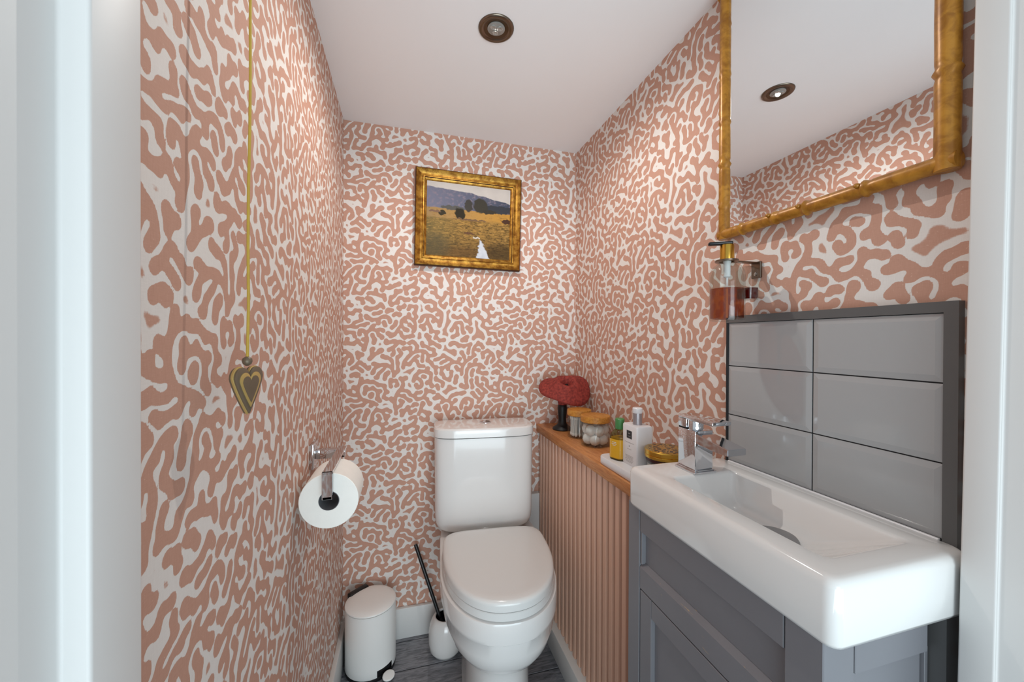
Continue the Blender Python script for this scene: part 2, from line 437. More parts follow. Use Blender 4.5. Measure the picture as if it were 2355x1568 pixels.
# ------------------------------------------------------------------ the shell
YO = 0.16                                              # hall side of the door wall
wall_left = paper_wall('wall_left', (XL, YF-.1, 0), (0, 1, 0), (0, 0, 1), YB-YF+.1, ZC, (-1, 0, 0), .06, .13, .05)
wall_back = paper_wall('wall_back', (XL, YB, 0), (1, 0, 0), (0, 0, 1), XR-XL, ZC, (0, 1, 0), .06, .31, .22)
wall_right = paper_wall('wall_right', (XR, YB, 0), (0, -1, 0), (0, 0, 1), YB-YF+.1, ZC, (1, 0, 0), .06, .07, .41)
wall_left['label'] = 'left wall papered in pink coral pattern'; wall_back['label'] = 'back wall papered in pink coral pattern'
wall_right['label'] = 'right wall papered in pink coral pattern behind the mirror and basin'
struct(obj('ceiling', box(XL-.06, XR+.06, YO, YB+.06, ZC, ZC+.06), 'ceiling'))['label'] = 'plain white ceiling with one downlight'
# door wall: header and the two jamb walls around the opening the picture is taken through
DL, DR, DH = -.164, .655, 1.80
bm = box(-.6, DL-.03, YO, YF, 0, ZC+.06); add_box(bm, DR+.03, 1.1, YO, YF, 0, ZC+.06); add_box(bm, -.6, 1.1, YO, YF, DH+.03, ZC+.06)
struct(obj('wall_front', bm, 'paint'))['label'] = 'white wall around the doorway'

# floor: backing and planks running across the room
fl = struct(obj('floor', box(XL-.06, 1.1, YO-1.2, YB+.06, -.05, -.004), 'slot')); fl['label'] = 'dark grey wood plank floor'
PW = .1265; y1 = 1.325+PW*2; first = None; rp = random.Random(3)
k = 0
while y1-PW*k > YO-1.2:
    yb = y1-PW*k; ya = yb-PW
    if ya < YB+.05:
        if first is None:
            first = obj('plank', box(-.65, .65, -PW/2+.0017, PW/2-.0017, -.004, 0, .0009, 1), 'floor', fl, loc=(.2, (ya+yb)/2, 0)); o = first
        else:
            o = first.copy(); COL.objects.link(o); o.location = (.2+rp.uniform(-.1, .1), (ya+yb)/2, 0)
    k += 1

def skirting(name, x0, x1, y0, y1, h, label, side):
    bm = bmesh.new(); add_box(bm, x0, x1, y0, y1, 0, h, .003, 2)
    struct(obj(name, bm, 'paint', smooth=40))['label'] = label
skirting('baseboard_left', XL, XL+.015, YF, YB, .118, 'white skirting board along the left wall', 'l')
skirting('baseboard_back', XL+.015, .47, YB-.015, YB, .112, 'white skirting board along the back wall', 'b')
skirting('baseboard_right', .5, .5352, .735, YB-.03, .0855, 'white skirting board below the fluted pink panel', 'r')

# door lining, one side at a time (lining + planted stop), slightly out of plumb on the right as seen in the picture
def lining(pts, lean=0, shift=0):
    bm = prism(pts, 0, DH+.03, 'Z')
    bmesh.ops.bevel(bm, geom=[e for e in bm.edges if abs(e.verts[0].co.z-e.verts[1].co.z) > .5], offset=.0022, segments=3, profile=.5, affect='EDGES')
    for v in bm.verts: v.co.x += (v.co.z-1.107)*lean+shift
    return bm
o = struct(obj('trim_1', lining([(DL-.034, YF+.004), (DL, YF+.004), (DL, .261), (DL-.0135, .261), (DL-.0135, YO-.02), (DL-.034, YO-.02)]), 'paint', smooth=40))
o['label'] = 'white rebated door lining on the left of the doorway'
o = struct(obj('trim_2', lining([(DR+.034, YF-.002), (DR, YF-.002), (DR, .268), (DR+.004, .268), (DR+.004, YO-.02), (DR+.034, YO-.02)], .027, -.005), 'paint', smooth=40))
o['label'] = 'white rebated door lining on the right of the doorway'
struct(obj('trim_3', box(DL-.03, DR+.06, YO-.02, YF, DH, DH+.03, .004, 2), 'paint', smooth=40))['label'] = 'white door lining across the head of the doorway'

# boxed pipe corner behind the toilet
pb = obj('pipe_boxing', box(.478, .5225, 1.452, YB, 0, .488, .002, 1), 'paint')
tag(pb, 'narrow white boxed pipe casing in the corner beside the cistern', 'pipe boxing')

# ------------------------------------------------------------------ splashback tiles on the right wall
TX = XR-.010
j0, j1, j2 = 1.107+.0513, 1.107-.0559, 1.107-.1613
tiles_z = [(.8465, j2-.001), (j2+.001, j1-.001), (j1+.001, j0-.0155)]
tiles_y = [(.4998+.0012, .679), (.331, .4998-.0012)]
obj('grout', box(TX+.0035, XR-.0004, .32, .682, .80, j0-.004), 'grout', wall_right)
for (za, zb) in tiles_z:
    for (ya, yb) in tiles_y:
        bm = bmesh.new(); bw = .009 if zb-za > .06 else .006
        loft([[(TX+.006, ya, za), (TX+.006, yb, za), (TX+.006, yb, zb), (TX+.006, ya, zb)],
              [(TX+.0018, ya, za), (TX+.0018, yb, za), (TX+.0018, yb, zb), (TX+.0018, ya, zb)],
              [(TX, ya+bw, za+bw), (TX, yb-bw, za+bw), (TX, yb-bw, zb-bw), (TX, ya+bw, zb-bw)]], bm=bm)
        obj('tile', bm, 'tile', wall_right)
o = obj('tile_trim', prism([(.6835, j0), (.3165, j0), (.331, j0-.0145), (.6835, j0-.0145)], TX-.002, XR-.0002, 'X'), 'greytrim', wall_right)
o = obj('tile_trim', prism([(.3165, j0), (.3165, .80), (.331, .80), (.331, j0-.0145)], TX-.002, XR-.0002, 'X'), 'greytrim', wall_right)
obj('sealant', box(TX-.001, XR-.0004, .6795, .6835, .80, j0-.0145), 'grout', wall_right)

# ------------------------------------------------------------------ vanity cabinet
VX, VY0, VY1, VZ = .462, .325, .722, .765
va = thing('vanity_unit', 'grey painted vanity cabinet with panelled door under the white basin', 'cabinet', (.57, .52, 0))
def vpart(name, bm, mat='vanity', par=va, **k):
    bmesh.ops.translate(bm, vec=(-.57, -.52, 0), verts=bm.verts) if par is va else None
    return obj(name, bm, mat, par, **k)
bm = box(VX+.018, .660, VY0+.018, VY1-.002, .0, VZ-.022); add_box(bm, .66, .678, VY0+.03, VY1-.01, 0, VZ-.022); vpart('carcass', bm)
vpart('corner_post', box(VX, VX+.02, .683, VY1, 0, VZ, .0012, 1))
vpart('corner_post', box(VX, .511, VY0, .372, 0, VZ, .0012, 1))
vpart('side_rail', box(.513, .640, VY0, VY0+.018, .712, VZ, .001, 1))
vpart('side_panel', box(.513, .640, VY0+.008, VY0+.017, .06, .712, 0))
vpart('side_stile', box(.642, .648, VY0+.004, VY0+.018, .0, VZ-.05, .0005, 1))
vpart('dark_gap_filler', box(.650, .6884, .3125, .345, 0, VZ-.001), 'greytrim')  # added dark strip covering the dark gap between cabinet and wall
# false drawer front: frame of four around a recessed panel
df = vpart('drawer_front', box(VX+.011, VX+.017, .376, .680, .640, .722), 'vanity')
def sub(name, bm, par, mat='vanity'):
    bmesh.ops.translate(bm, vec=(-.57, -.52, 0), verts=bm.verts); return obj(name, bm, mat, par)
sub('top_rail', box(VX+.0005, VX+.017, .3735, .6815, .716, VZ-.0015, .001, 1), df)
bm = loft([[(VX+.001, y, .601), (VX+.001, y, .6435), (VX+.010, y, .652), (VX+.017, y, .652), (VX+.017, y, .601)] for y in (.3735, .6815)])
sub('bottom_rail', bm, df, 'vanityworn')
sub('bead', box(VX+.002, VX+.012, .6765, .6815, .650, .716, .0008, 1), df)
# door below
dr = vpart('door', box(VX+.010, VX+.017, .40, .655, .06, .575), 'vanity')
sub('stile', box(VX+.001, VX+.017, .6445, .6805, .03, .598, .001, 1), dr)
sub('stile', box(VX+.001, VX+.017, .3745, .410, .03, .598, .001, 1), dr)
sub('rail', box(VX+.001, VX+.017, .4105, .644, .562, .598, .001, 1), dr)
sub('rail', box(VX+.001, VX+.017, .4105, .644, .03, .09, .001, 1), dr)

# ------------------------------------------------------------------ basin
BX0, BX1, BY0, BY1, BZ, BB = .448, .6785, .303, .705, .845, .7655
ba = thing('basin', 'small white rectangular ceramic basin on the grey cabinet', 'basin', (.565, .505, BB))
def off(bm): bmesh.ops.translate(bm, vec=(-.565, -.505, -BB), verts=bm.verts); return bm
L = []
def rr(d, z, r): return rrect(BX0+d, BX1-d*.3, BY0+d, BY1-d, z, r, 6)
L += [rr(.010, BB, .010), rr(.003, BB+.002, .014), rr(0, BB+.008, .015), rr(0, BZ-.011, .015), rr(.0018, BZ-.0045, .014), rr(.006, BZ-.001, .012), rr(.011, BZ, .010)]
def rb(x0, x1, y0, y1, z, r): return rrect(x0, x1, y0, y1, z, r, 6)
bx0, bx1, by0, by1 = .489, .636, .340, .622
L += [rb(bx0-.003, bx1+.003, by0-.003, by1+.003, BZ, .012), rb(bx0+.001, bx1-.001, by0+.002, by1-.001, BZ-.0015, .012),
      rb(bx0+.004, bx1-.003, by0+.008, by1-.003, BZ-.006, .013), rb(bx0+.012, bx1-.012, by0+.050, by1-.012, BZ-.030, .018),
      rb(bx0+.022, bx1-.022, by0+.085, by1-.026, BZ-.050, .022), rb(bx0+.036, bx1-.036, by0+.10, by1-.05, BZ-.057, .022)]
obj('bowl_body', off(loft(L)), 'ceramic', ba, smooth=50)
bm = lathe([(.0, BZ-.0568), (.022, BZ-.0568), (.033, BZ-.0566), (.034, BZ-.0535), (.032, BZ-.0505), (.012, BZ-.048), (.0005, BZ-.0475)][1:], 32, .570, .478)
obj('waste_cover', off(bm), plain('dull_steel_waste', (140, 141, 143), .4, .6), ba, smooth=40)
obj('sealant', off(box(BX1-.004, TX+.0005, BY0+.03, BY1-.03, BZ-.004, BZ+.0018, .0008, 1)), 'whiteplastic', ba)

# ------------------------------------------------------------------ basin tap
TXc, TYc = .560, .650
tp = thing('basin_tap', 'square chrome basin mixer tap with flat lever and spout', 'tap', (TXc+.007, TYc, BZ))
obj('base_plate', box(-.026, .026, -.031, .026, 0, .004, .001, 2), 'chrome', tp, smooth=30)
obj('base_step', box(-.0235, .0235, -.0285, .0235, .004, .0065, .001, 2), 'chrome', tp, smooth=30)
obj('body', box(-.0215, .0215, -.026, .022, .0065, .083, .0016, 2), 'chrome', tp, smooth=30)
bm = loft([[(x, y, z) for x, z in ((-.0205, z0), (.0205, z0), (.0205, z1), (-.0205, z1))] for y, z0, z1 in ((-.02, .060, .079), (-.068, .056, .073), (-.104, .056, .068))])
es = [e for e in bm.edges]; bmesh.ops.bevel(bm, geom=es, offset=.0012, segments=2, affect='EDGES')
obj('spout', bm, 'chrome', tp, smooth=30)
obj('cartridge', lathe([(.0165, .083), (.0165, .100), (.015, .102)], 28), 'chrome', tp, smooth=40)
obj('joint', box(-.0205, .0205, -.0, .021, .083, .0855), 'slot', tp)
obj('lever_block', box(-.0215, .0215, -.002, .022, .0855, .105, .0012, 2), 'chrome', tp, smooth=30)
obj('lever', box(-.0215, .0215, -.070, .022, .1015, .109, .0014, 2), 'chrome', tp, smooth=30)

# ------------------------------------------------------------------ fluted boxing and oak shelf
PX = .5235
fb = thing('fluted_boxing', 'pipe boxing clad in fluted dusty pink vertical slats', 'panelling', (.6, 1.1, 0))
bm = box(PX+.019, XR-.001, .7265, YB-.001, 0, .731); bmesh.ops.translate(bm, vec=(-.6, -1.1, 0), verts=bm.verts)
obj('carcass', bm, 'slatback', fb)
pitch_s = .0322; sl = None; ys = 1.468; k = 0
prof = [(-.0100, .0195), (-.0100, .0032), (-.0090, .0010), (-.0070, .0), (.0070, .0), (.0090, .0010), (.0100, .0032), (.0100, .0195)]
while True:
    yc = 1.4675-.0161-pitch_s*k
    if yc < .735: break
    if sl is None:
        bm = prism([(y, x) for y, x in prof], .086, .7305, 'Z')
        for v in bm.verts: v.co.x, v.co.y = v.co.y, v.co.x
        sl = obj('slat', bm, 'slat', fb, smooth=25); o = sl
    else: o = sl.copy(); COL.objects.link(o)
    o.location = (PX-.6, yc-1.1, 0); k += 1
sh = obj('wooden_shelf', box(.5165, XR-.0005, .726, YB-.0008, .732, .762, .002, 2), 'oak', smooth=40)
tag(sh, 'oiled oak shelf board on top of the fluted pink boxing', 'shelf')

# ------------------------------------------------------------------ toilet
to = thing('toilet', 'white close-coupled toilet with closed lid and cistern', 'toilet', (.272, 1.16, 0), R(-5))
pan = [(0, .098, .165, .285), (.02, .094, .158, .285), (.19, .092, .158, .285), (.234, .096, .166, .285), (.248, .104, .178, .285), (.256, .120, .204, .285),
       (.270, .134, .220, .288), (.295, .150, .238, .292), (.330, .1615, .250, .30), (.368, .1665, .2545, .305), (.371, .1690, .2575, .305), (.380, .1700, .2585, .306), (.415, .1700, .2580, .306), (.422, .1685, .2560, .305), (.425, .163, .250, .302)]
loops = [superloop(z, hw, F, B, -.02, 0, 2.25, 7 if z > .2 else 4) for z, hw, F, B in pan]
obj('pan', loft(loops), 'ceramic', to, smooth=38)
seat = [(.4275, .158, .252, .112), (.4285, .161, .2555, .114), (.446, .161, .2555, .114), (.4475, .1595, .254, .113)]
obj('seat', loft([superloop(z, hw, F, B, -.02, 0, 2.2, 4.5) for z, hw, F, B in seat]), 'lidplastic', to, smooth=35)
lid = [(.4490, .1595, .254, .116), (.4500, .161, .2555, .118), (.4640, .161, .2555, .118), (.4685, .1605, .2550, .1175), (.4725, .158, .2520, .1155), (.4752, .152, .246, .111), (.4768, .135, .228, .095), (.4775, .09, .17, .06)]
obj('seat_lid', loft([superloop(z, hw, F, B, -.02, 0, 2.2, 5) for z, hw, F, B in lid]), 'lidplastic', to, smooth=35)
for sx in (-.07, .07):
    obj('hinge', box(sx-.018, sx+.018, .095, .118, .425, .452, .004, 2), 'lidplastic', to, smooth=40)
cis = [(.4305, .120, .045, .07), (.440, .148, .066, .076), (.452, .164, .076, .079), (.470, .1715, .0805, .08), (.50, .1735, .082, .08), (.766, .1755, .084, .08)]
obj('cistern', loft([superloop(z, hw, F, B, .216, -.014, 4.2, 9) for z, hw, F, B in cis]), 'ceramic', to, smooth=38)
cl = [(.7685, .176, .0845, .0805), (.7695, .1785, .087, .082), (.790, .1785, .087, .082), (.796, .1775, .086, .081), (.800, .1735, .082, .078), (.8015, .160, .07, .068)]
cl = obj('cistern_lid', loft([superloop(z, hw, F, B, .216, -.014, 4.2, 7) for z, hw, F, B in cl]), 'ceramic', to, smooth=35)
fbm = lathe([(.0215, .800), (.0215, .8035), (.0185, .8045), (.0175, .8038)], 32, -.006, .226)
fbt = obj('flush_button', fbm, 'chrome', cl, smooth=40); fbt['label'] = 'round chrome dual flush button'
for s, col in ((-1, 'chrome'), (1, 'steel')):
    pts = [(-.006+s*(.0012+abs(.0155*math.cos(a))), .226+.0155*math.sin(a)) for a in [R(-85+170*i/14) for i in range(15)]]
    obj('push_plate', prism(pts, .8035, .8056, 'Z'), col, cl, smooth=40)

# ------------------------------------------------------------------ pedal bin
bn = thing('pedal_bin', 'light grey round pedal bin beside the toilet in the left corner', 'bin', (-.110, 1.378, 0), R(38))
rB = .0815
obj('base_ring', lathe([(.076, 0), (.0805, .002), (.0815, .010), (.0805, .014)], 48), 'blackplastic', bn, smooth=40)
# body with a small pedal cut-out at the front (local -y)
prof = [(rB-.0025, .012), (rB, .016), (rB, .205), (rB-.001, .212)]
n = 72; bm = bmesh.new(); zs = [.012, .016, .036, .205, .212]; rs = [rB-.002, rB, rB, rB, rB-.0012]
rows = [[bm.verts.new((r*math.cos(2*math.pi*i/n-math.pi/2), r*math.sin(2*math.pi*i/n-math.pi/2), z)) for i in range(n)] for r, z in zip(rs, zs)]
for j in range(len(rows)-1):
    for i in range(n):
        if j < 2 and (i < 4 or i >= n-4): continue
        bm.faces.new((rows[j][i], rows[j][(i+1) % n], rows[j+1][(i+1) % n], rows[j+1][i]))
bo = obj('body', bm, 'binwhite', bn, smooth=40)
obj('inner_shell', lathe([(rB-.004, .004), (rB-.004, .2)], 48), 'blackplastic', bn, smooth=40)
obj('rim', lathe([(rB-.004, .210), (rB+.0006, .2115), (rB+.0006, .2135), (rB-.004, .2145)], 48), 'binwhite', bn, smooth=40)
obj('lid', lathe([(rB-.001, .2150), (rB+.0006, .2165), (rB-.0002, .2195), (rB-.005, .2225), (rB-.02, .2262), (.035, .2285), (.01, .229)], 56), 'binwhite', bn, smooth=40)
obj('hinge', box(-.036, .036, .064, .086, .186, .2285, .005, 3), 'blackplastic', bn, smooth=40)
pd = obj('pedal', lathe([(.0, .0), (.0185, 0), (.0205, .002), (.0205, .0045), (.0185, .0065), (.001, .0075)][1:], 28), 'binwhite', bn, smooth=40, loc=(0, -.098, .012))
pd.scale = (1.0, .82, 1); pd.rotation_euler = (R(14), 0, 0)
obj('pedal_arm', box(-.010, .010, -.096, -.06, .010, .018, .002, 1), 'blackplastic', bn)

# ------------------------------------------------------------------ toilet brush and its pot
bp = thing('brush_pot', 'rounded white toilet brush pot on the floor beside the toilet', 'brush holder', (.141, 1.372, 0))
prof = [(.036, 0), (.047, .003), (.056, .017), (.0595, .042), (.059, .072), (.055, .098), (.0475, .117), (.0395, .127), (.037, .128), (.0345, .127), (.034, .123), (.043, .106), (.050, .072), (.051, .042), (.042, .014), (.02, .010)]
obj('pot', lathe(prof, 48), 'ceramic', bp, smooth=50)
obj('liner', lathe([(.0335, .121), (.042, .104), (.049, .070), (.047, .040), (.039, .016), (.019, .012)], 40, cap0=False), 'blackplastic', bp, smooth=50)
o = obj('vent_hole', lathe([(.0024, -.001), (.0024, .001)], 12), 'slot', bp, loc=(-.0525*math.cos(.6), -.0525*math.sin(.6), .064)); o.rotation_euler = (0, R(-80), R(34))
bs = thing('toilet_brush', 'slim black toilet brush leaning in the white pot', 'toilet brush', (.138, 1.372, .02))
p0 = Vector((.0, .0, .045)); p1 = Vector((.038-.138, 1.437-1.372, .358-.02))
dirv = (p1-p0).normalized()
obj('handle', tube([p0-dirv*.01, p0+dirv*.1, p1-dirv*.004, p1], [.0058, .0064, .0066, .0058], 16), 'blackplastic', bs, smooth=40)
obj('collar', tube([p0+dirv*.024, p0+dirv*.036, p0+dirv*.05], [.011, .0105, .0068], 24), 'blackplastic', bs, smooth=40)
bm = bmesh.new(); rb_ = random.Random(5)
for i in range(90):
    a = rb_.uniform(0, 6.28); z = rb_.uniform(.0, .045); q = Vector((math.cos(a)*.018, math.sin(a)*.018, z)); c0 = Vector((0, 0, z))
    tube([c0, q], .0011, 4, bm)
obj('bristles', bm, 'blackplastic', bs)

# ------------------------------------------------------------------ toilet roll holder and roll
RX, RY0, RZ = -.1465, .838, .7815
th = thing('toilet_roll_holder', 'chrome toilet roll holder fixed to the left wall', 'roll holder', (XL, 1.005, .832))
obj('wall_plate', box(.0, .009, -.029, .029, -.029, .030, .0015, 2), 'chrome', th, smooth=30)
obj('post', box(.009, .0735, -.0095, .0095, -.0105, .0105, .0012, 2), 'chrome', th, smooth=30)
xa = RX-XL
bm = box(xa-.0095, xa+.0095, RY0-1.005-.020, .0095, .0085, .0135, .0006, 1); obj('arm', bm, 'chrome', th, smooth=30)
bm = box(xa-.0095, xa+.0095, RY0-1.005-.020, RY0-1.005-.0145, RZ-.832+.010, .0135, .0006, 1); obj('drop', bm, 'chrome', th, smooth=30)
bm = box(xa-.0085, xa+.0085, RY0-1.005-.020, RY0-1.005+.085, RZ-.832+.010, RZ-.832+.0155, .0006, 1); obj('spindle', bm, 'chrome', th, smooth=30)
rl = thing('toilet_roll', 'white toilet roll hanging on the chrome holder', 'toilet roll', (RX, RY0, RZ))
ro, ri = .0555, .0195
def ring(r0_, r1_, y0, y1, jit=0):
    n = 56; rj = random.Random(9); js = [1+rj.uniform(-jit, jit) for _ in range(n)]
    lp = lambda r, y, j: [(r*(js[i] if j else 1)*math.cos(2*math.pi*i/n), y, r*(js[i] if j else 1)*math.sin(2*math.pi*i/n)) for i in range(n)]
    return loft([lp(r0_, y0, 0), lp(r1_-.001, y0, 1), lp(r1_, y0+.001, 1), lp(r1_, y1-.001, 1), lp(r1_-.001, y1, 1), lp(r0_, y1, 0), lp(r0_, y0, 0)], False, False)
obj('paper', ring(ri, ro, 0, .098, .002), 'paper_roll', rl, smooth=40)
obj('core', ring(ri-.0012, ri, -.0004, .0984), 'core', rl, smooth=40)

# ------------------------------------------------------------------ pull cord with heart
hx, hy, hz = -.172, .4985, 1.079
pc = thing('light_pull_cord', 'brass heart light pull hanging on a golden cord by the left wall', 'light pull', (hx, hy, hz))
top = Vector((.0, .0195, ZC-hz-.012))
pts = [Vector((0, 0, 0)).lerp(top, i/12)+Vector((.0006*math.sin(i*1.7), .0004*math.sin(i*2.3), 0)) for i in range(13)]
obj('cord', tube(pts, .00155, 10), 'cord', pc, smooth=60)
obj('ceiling_switch', lathe([(.036, ZC-hz-.0005), (.036, ZC-hz-.012), (.030, ZC-hz-.022), (.008, ZC-hz-.026)][::-1], 32, 0, .0195), 'whiteplastic', pc, smooth=40)
obj('knot', lathe([(.0015, .0075), (.0048, .005), (.0052, .002), (.0042, -.001), (.0015, -.003)][::-1], 16), 'brass_dark', pc, smooth=50)
def heart(s, n=60):
    out = []
    for i in range(n):
        a = 2*math.pi*i/n
        x = math.sin(a); x = math.copysign(abs(x)**1.35, x)
        lobes = math.sqrt(max(0.0, 1-(abs(x)*2-1)**2))*.42
        z = .42+lobes if math.cos(a) > 0 else .42-1.45*(1-abs(x))**.82
        out.append((s*x, s*z))
    return out
hz0 = -.0275
def hlayer(name, s, d0, d1, mat):
    bm = bmesh.new(); H = [(a, b*1.24+hz0-.0005) for a, b in heart(s)]; H2 = [(a, b*1.24+hz0-.0005) for a, b in heart(s*.95)]
    loft([[(a, d0, b) for a, b in H], [(a, d1*.75+d0*.25, b) for a, b in H], [(a, d1, b) for a, b in H2]], bm=bm)
    o = obj(name, bm, mat, pc, smooth=40); o.rotation_euler = (0, 0, R(74)); return o
hlayer('heart_back', .0228, .0040, .0015, 'brass_dark')
hlayer('heart_band', .0236, .0015, -.0012, 'brass')
hlayer('heart_front', .0226, -.0012, -.0036, 'brass_dark')
hlayer('heart_ridge', .0170, -.0036, -.0046, 'brass')
hlayer('heart_centre', .0130, -.0046, -.0050, 'brass_dark')

# ------------------------------------------------------------------ picture
px0, px1, pz0, pz1 = .034, .4405, 1.107+.272, 1.107+.632
pf = thing('framed_painting', 'gilt framed oil landscape hanging on the back wall', 'picture', ((px0+px1)/2, YB-.001, (pz0+pz1)/2), 0)
pf.rotation_euler = (R(1.2), R(.7), 0)
hw_, hh_ = (px1-px0)/2, (pz1-pz0)/2
sec = [(0, 0), (0, .022), (.003, .025), (.006, .026), (.012, .022), (.020, .0185), (.026, .019), (.029, .0215), (.032, .021), (.034, .017), (.038, .0155), (.043, .011), (.043, 0)]
def moulding(c0, c1, inn0, inn1):
    """one mitred frame member between two outer corners"""
    loops = []
    for c, inn in ((c0, inn0), (c1, inn1)):
        loops.append([(c[0]+inn[0]*d, -h, c[1]+inn[1]*d) for d, h in sec])
    return loft(loops)
cs = [(-hw_, -hh_), (hw_, -hh_), (hw_, hh_), (-hw_, hh_)]; ins = [(1, 1), (-1, 1), (-1, -1), (1, -1)]
for i in range(4):
    bm = moulding(cs[i], cs[(i+1) % 4], ins[i], ins[(i+1) % 4])
    o = obj('frame_side', bm, ['gilt', 'giltdark'], pf, smooth=28)
    for p in o.data.polygons:
        c = p.center; dist = min(hw_-abs(c.x), hh_-abs(c.z))
        if dist < .002 or (.033 < dist < .0352): p.material_index = 1
obj('canvas', box(-hw_+.041, hw_-.041, -.0115, -.004, -hh_+.041, hh_-.041), 'painting', pf)

# ------------------------------------------------------------------ downlight
dx, dy = .2185, .941
dl = thing('downlight', 'round recessed downlight with nickel rim in the ceiling', 'downlight', (dx, dy, ZC))
obj('bezel', lathe([(.0305, .010), (.0305, -.0015), (.034, -.0040), (.040, -.0050), (.0435, -.0035), (.0448, -.0005), (.0448, .004)], 48, cap0=False, cap1=False), 'steel', dl, smooth=50)
obj('recess', lathe([(.0312, -.0020), (.0285, -.0012), (.0222, -.0010), (.0215, -.0004)], 40, cap0=False, cap1=True), plain('bronze_reflector', (92, 74, 56), .35, .8, var=.1), dl, smooth=50)
obj('lens', lathe([(.0218, -.0004), (.0218, -.0022), (.0205, -.0030), (.002, -.0034)], 36), plain('frosted_lens', (150, 150, 146), .25, .2, var=.1, vscale=60), dl, smooth=40)
for k in range(3):
    a = R(90+120*k); obj('led', lathe([(.0080, -.003), (.0080, -.0046), (.0058, -.0054), (.003, -.0042), (.0008, -.0040)], 20, .0098*math.cos(a), .0098*math.sin(a)),
                         plain('led_optic', (176, 178, 174), .12, .5, var=.1), dl, smooth=40)

ld = bpy.data.lights.new('downlight_lamp', 'SPOT'); ld.spot_size = R(172); ld.spot_blend = .6; ld.shadow_soft_size = .006
ld.energy = 12.5; ld.color = (1.0, .95, .89)
lo = bpy.data.objects.new('downlight_lamp', ld); COL.objects.link(lo); lo.parent = dl; lo.location = (0, 0, -.0066)

# ------------------------------------------------------------------ bamboo mirror on the right wall
MY0, MY1, MZ0, MZ1 = .3265, .6855, 1.337, 1.862
mi = thing('mirror', 'rectangular wall mirror in a golden bamboo frame', 'mirror', (XR, (MY0+MY1)/2, MZ0))
mcy = (MY0+MY1)/2
def bamboo(name, p0, p1, knots, rad=.0108):
    p0, p1 = Vector(p0), Vector(p1); L_ = (p1-p0).length; pts, rs = [], []
    ks = sorted(knots); s = 0; N = 90
    for i in range(N+1):
        tt = i/N; d = min([abs(tt-k)*L_ for k in ks] or [1])
        r = rad*(1+.20*math.exp(-(d/.003)**2)-.10*math.exp(-((d-.0065)/.003)**2)+.012*math.sin(tt*40))
        pts.append(p0.lerp(p1, tt)); rs.append(r)
    return obj(name, tube(pts, rs, 20), 'bamboo', mi, smooth=60)
fx = -.0165
H_ = MZ1-MZ0; Wd = MY1-MY0
bamboo('frame_stile', (fx, Wd/2, -.011), (fx, Wd/2, H_+.01), [.13, .30, .47, .66, .86])
bamboo('frame_stile', (fx, -Wd/2, -.011), (fx, -Wd/2, H_+.01), [.235, .585, .80], .0125)
bamboo('frame_rail', (fx, Wd/2+.010, 0), (fx, -Wd/2-.0115, 0), [.155, .35, .50, .735], .0112)
bamboo('frame_rail', (fx, Wd/2+.012, H_), (fx, -Wd/2-.014, H_), [.2, .45, .7])
for tt, dz in ((.345, .006), (.495, .004), (.73, .005)):      # little branch stubs on the lower rail
    y = Wd/2+.012+(-Wd-.026)*tt
    obj('branch_stub', lathe([(.0005, .0045), (.0032, .0035), (.004, 0), (.004, -.004)][::-1], 12), 'bamboo', mi, smooth=60, loc=(fx-.0105, y+.006, dz)).rotation_euler = (0, R(-90), 0)
obj('glass', box(-.016, -.010, -Wd/2, Wd/2, 0, H_), 'mirror', mi)
obj('backing', box(-.010, -.0005, -Wd/2, Wd/2, 0, H_), 'giltdark', mi)

# ------------------------------------------------------------------ soap bottle in a wall bracket
SX, SY, SB = .612, .616, 1.1435
def bottle_shell(r, h, shoulder, neck, wall=.0022):
    out = [(r-.006, 0), (r-.0015, .0015), (r, .006), (r, shoulder), (r*.95, shoulder+.010), (r*.80, shoulder+.019), (r*.58, shoulder+.025), (neck, h)]
    inn = [(neck-wall, h), (r*.56, shoulder+.022), (r*.80-wall, shoulder+.016), (r-wall, shoulder-.001), (r-wall, .006), (r-.008, .004)]
    return out+inn
br = thing('wall_bracket', 'dark metal wall bracket ring holding the soap bottle neck', 'bracket', (XR-.0008, SY, 1.262))
obj('wall_plate', box(-.005, 0, -.011, .011, -.03, .003, .001, 1), 'steel', br)
obj('screw', lathe([(.0035, -.001), (.0035, .001), (.002, .002)], 14), 'chrome', br, smooth=50, loc=(-.005, 0, -.022)).rotation_euler = (0, R(-90), 0)
obj('arm', box(SX-XR+.014, -.002, -.0065, .0065, -.0008, .0018, .0005, 1), 'steel', br)
n = 32; lp = lambda r, z: [(SX-XR+r*math.cos(2*math.pi*i/n), r*math.sin(2*math.pi*i/n), z) for i in range(n)]
obj('neck_ring', loft([lp(.0135, -.001), lp(.021, -.001), lp(.021, .002), lp(.0135, .002), lp(.0135, -.001)], False, False), 'steel', br, smooth=40)
sb = thing('soap_bottle', 'clear glass pump bottle half full of amber soap on the wall bracket', 'soap bottle', (SX, SY, SB))
rS = .0318
obj('glass', lathe(bottle_shell(rS, .1185, .088, .0125), 44, cap0=True, cap1=True), 'jarglass', sb, smooth=45)
obj('soap', lathe([(rS-.008, .0042), (rS-.0024, .0065), (rS-.0024, .064), (rS-.004, .0645)], 44), 'amber', sb, smooth=40)
obj('dip_tube', tube([(0, 0, .007), (0, 0, .122)], .0024, 10), 'whiteplastic', sb, smooth=50)
obj('pump_body', lathe([(.0035, .086), (.0062, .088), (.0062, .112), (.0075, .1185)], 18), 'whiteplastic', sb, smooth=40)
obj('collar', lathe([(.0128, .1205), (.0128, .148), (.0122, .1505)], 32), 'gold', sb, smooth=40)
nz_ = obj('nozzle', box(-.034, .010, -.0065, .0065, .151, .1575, .0028, 3), 'blackplastic', sb, smooth=40)
nz_.rotation_euler = (0, 0, R(-32))
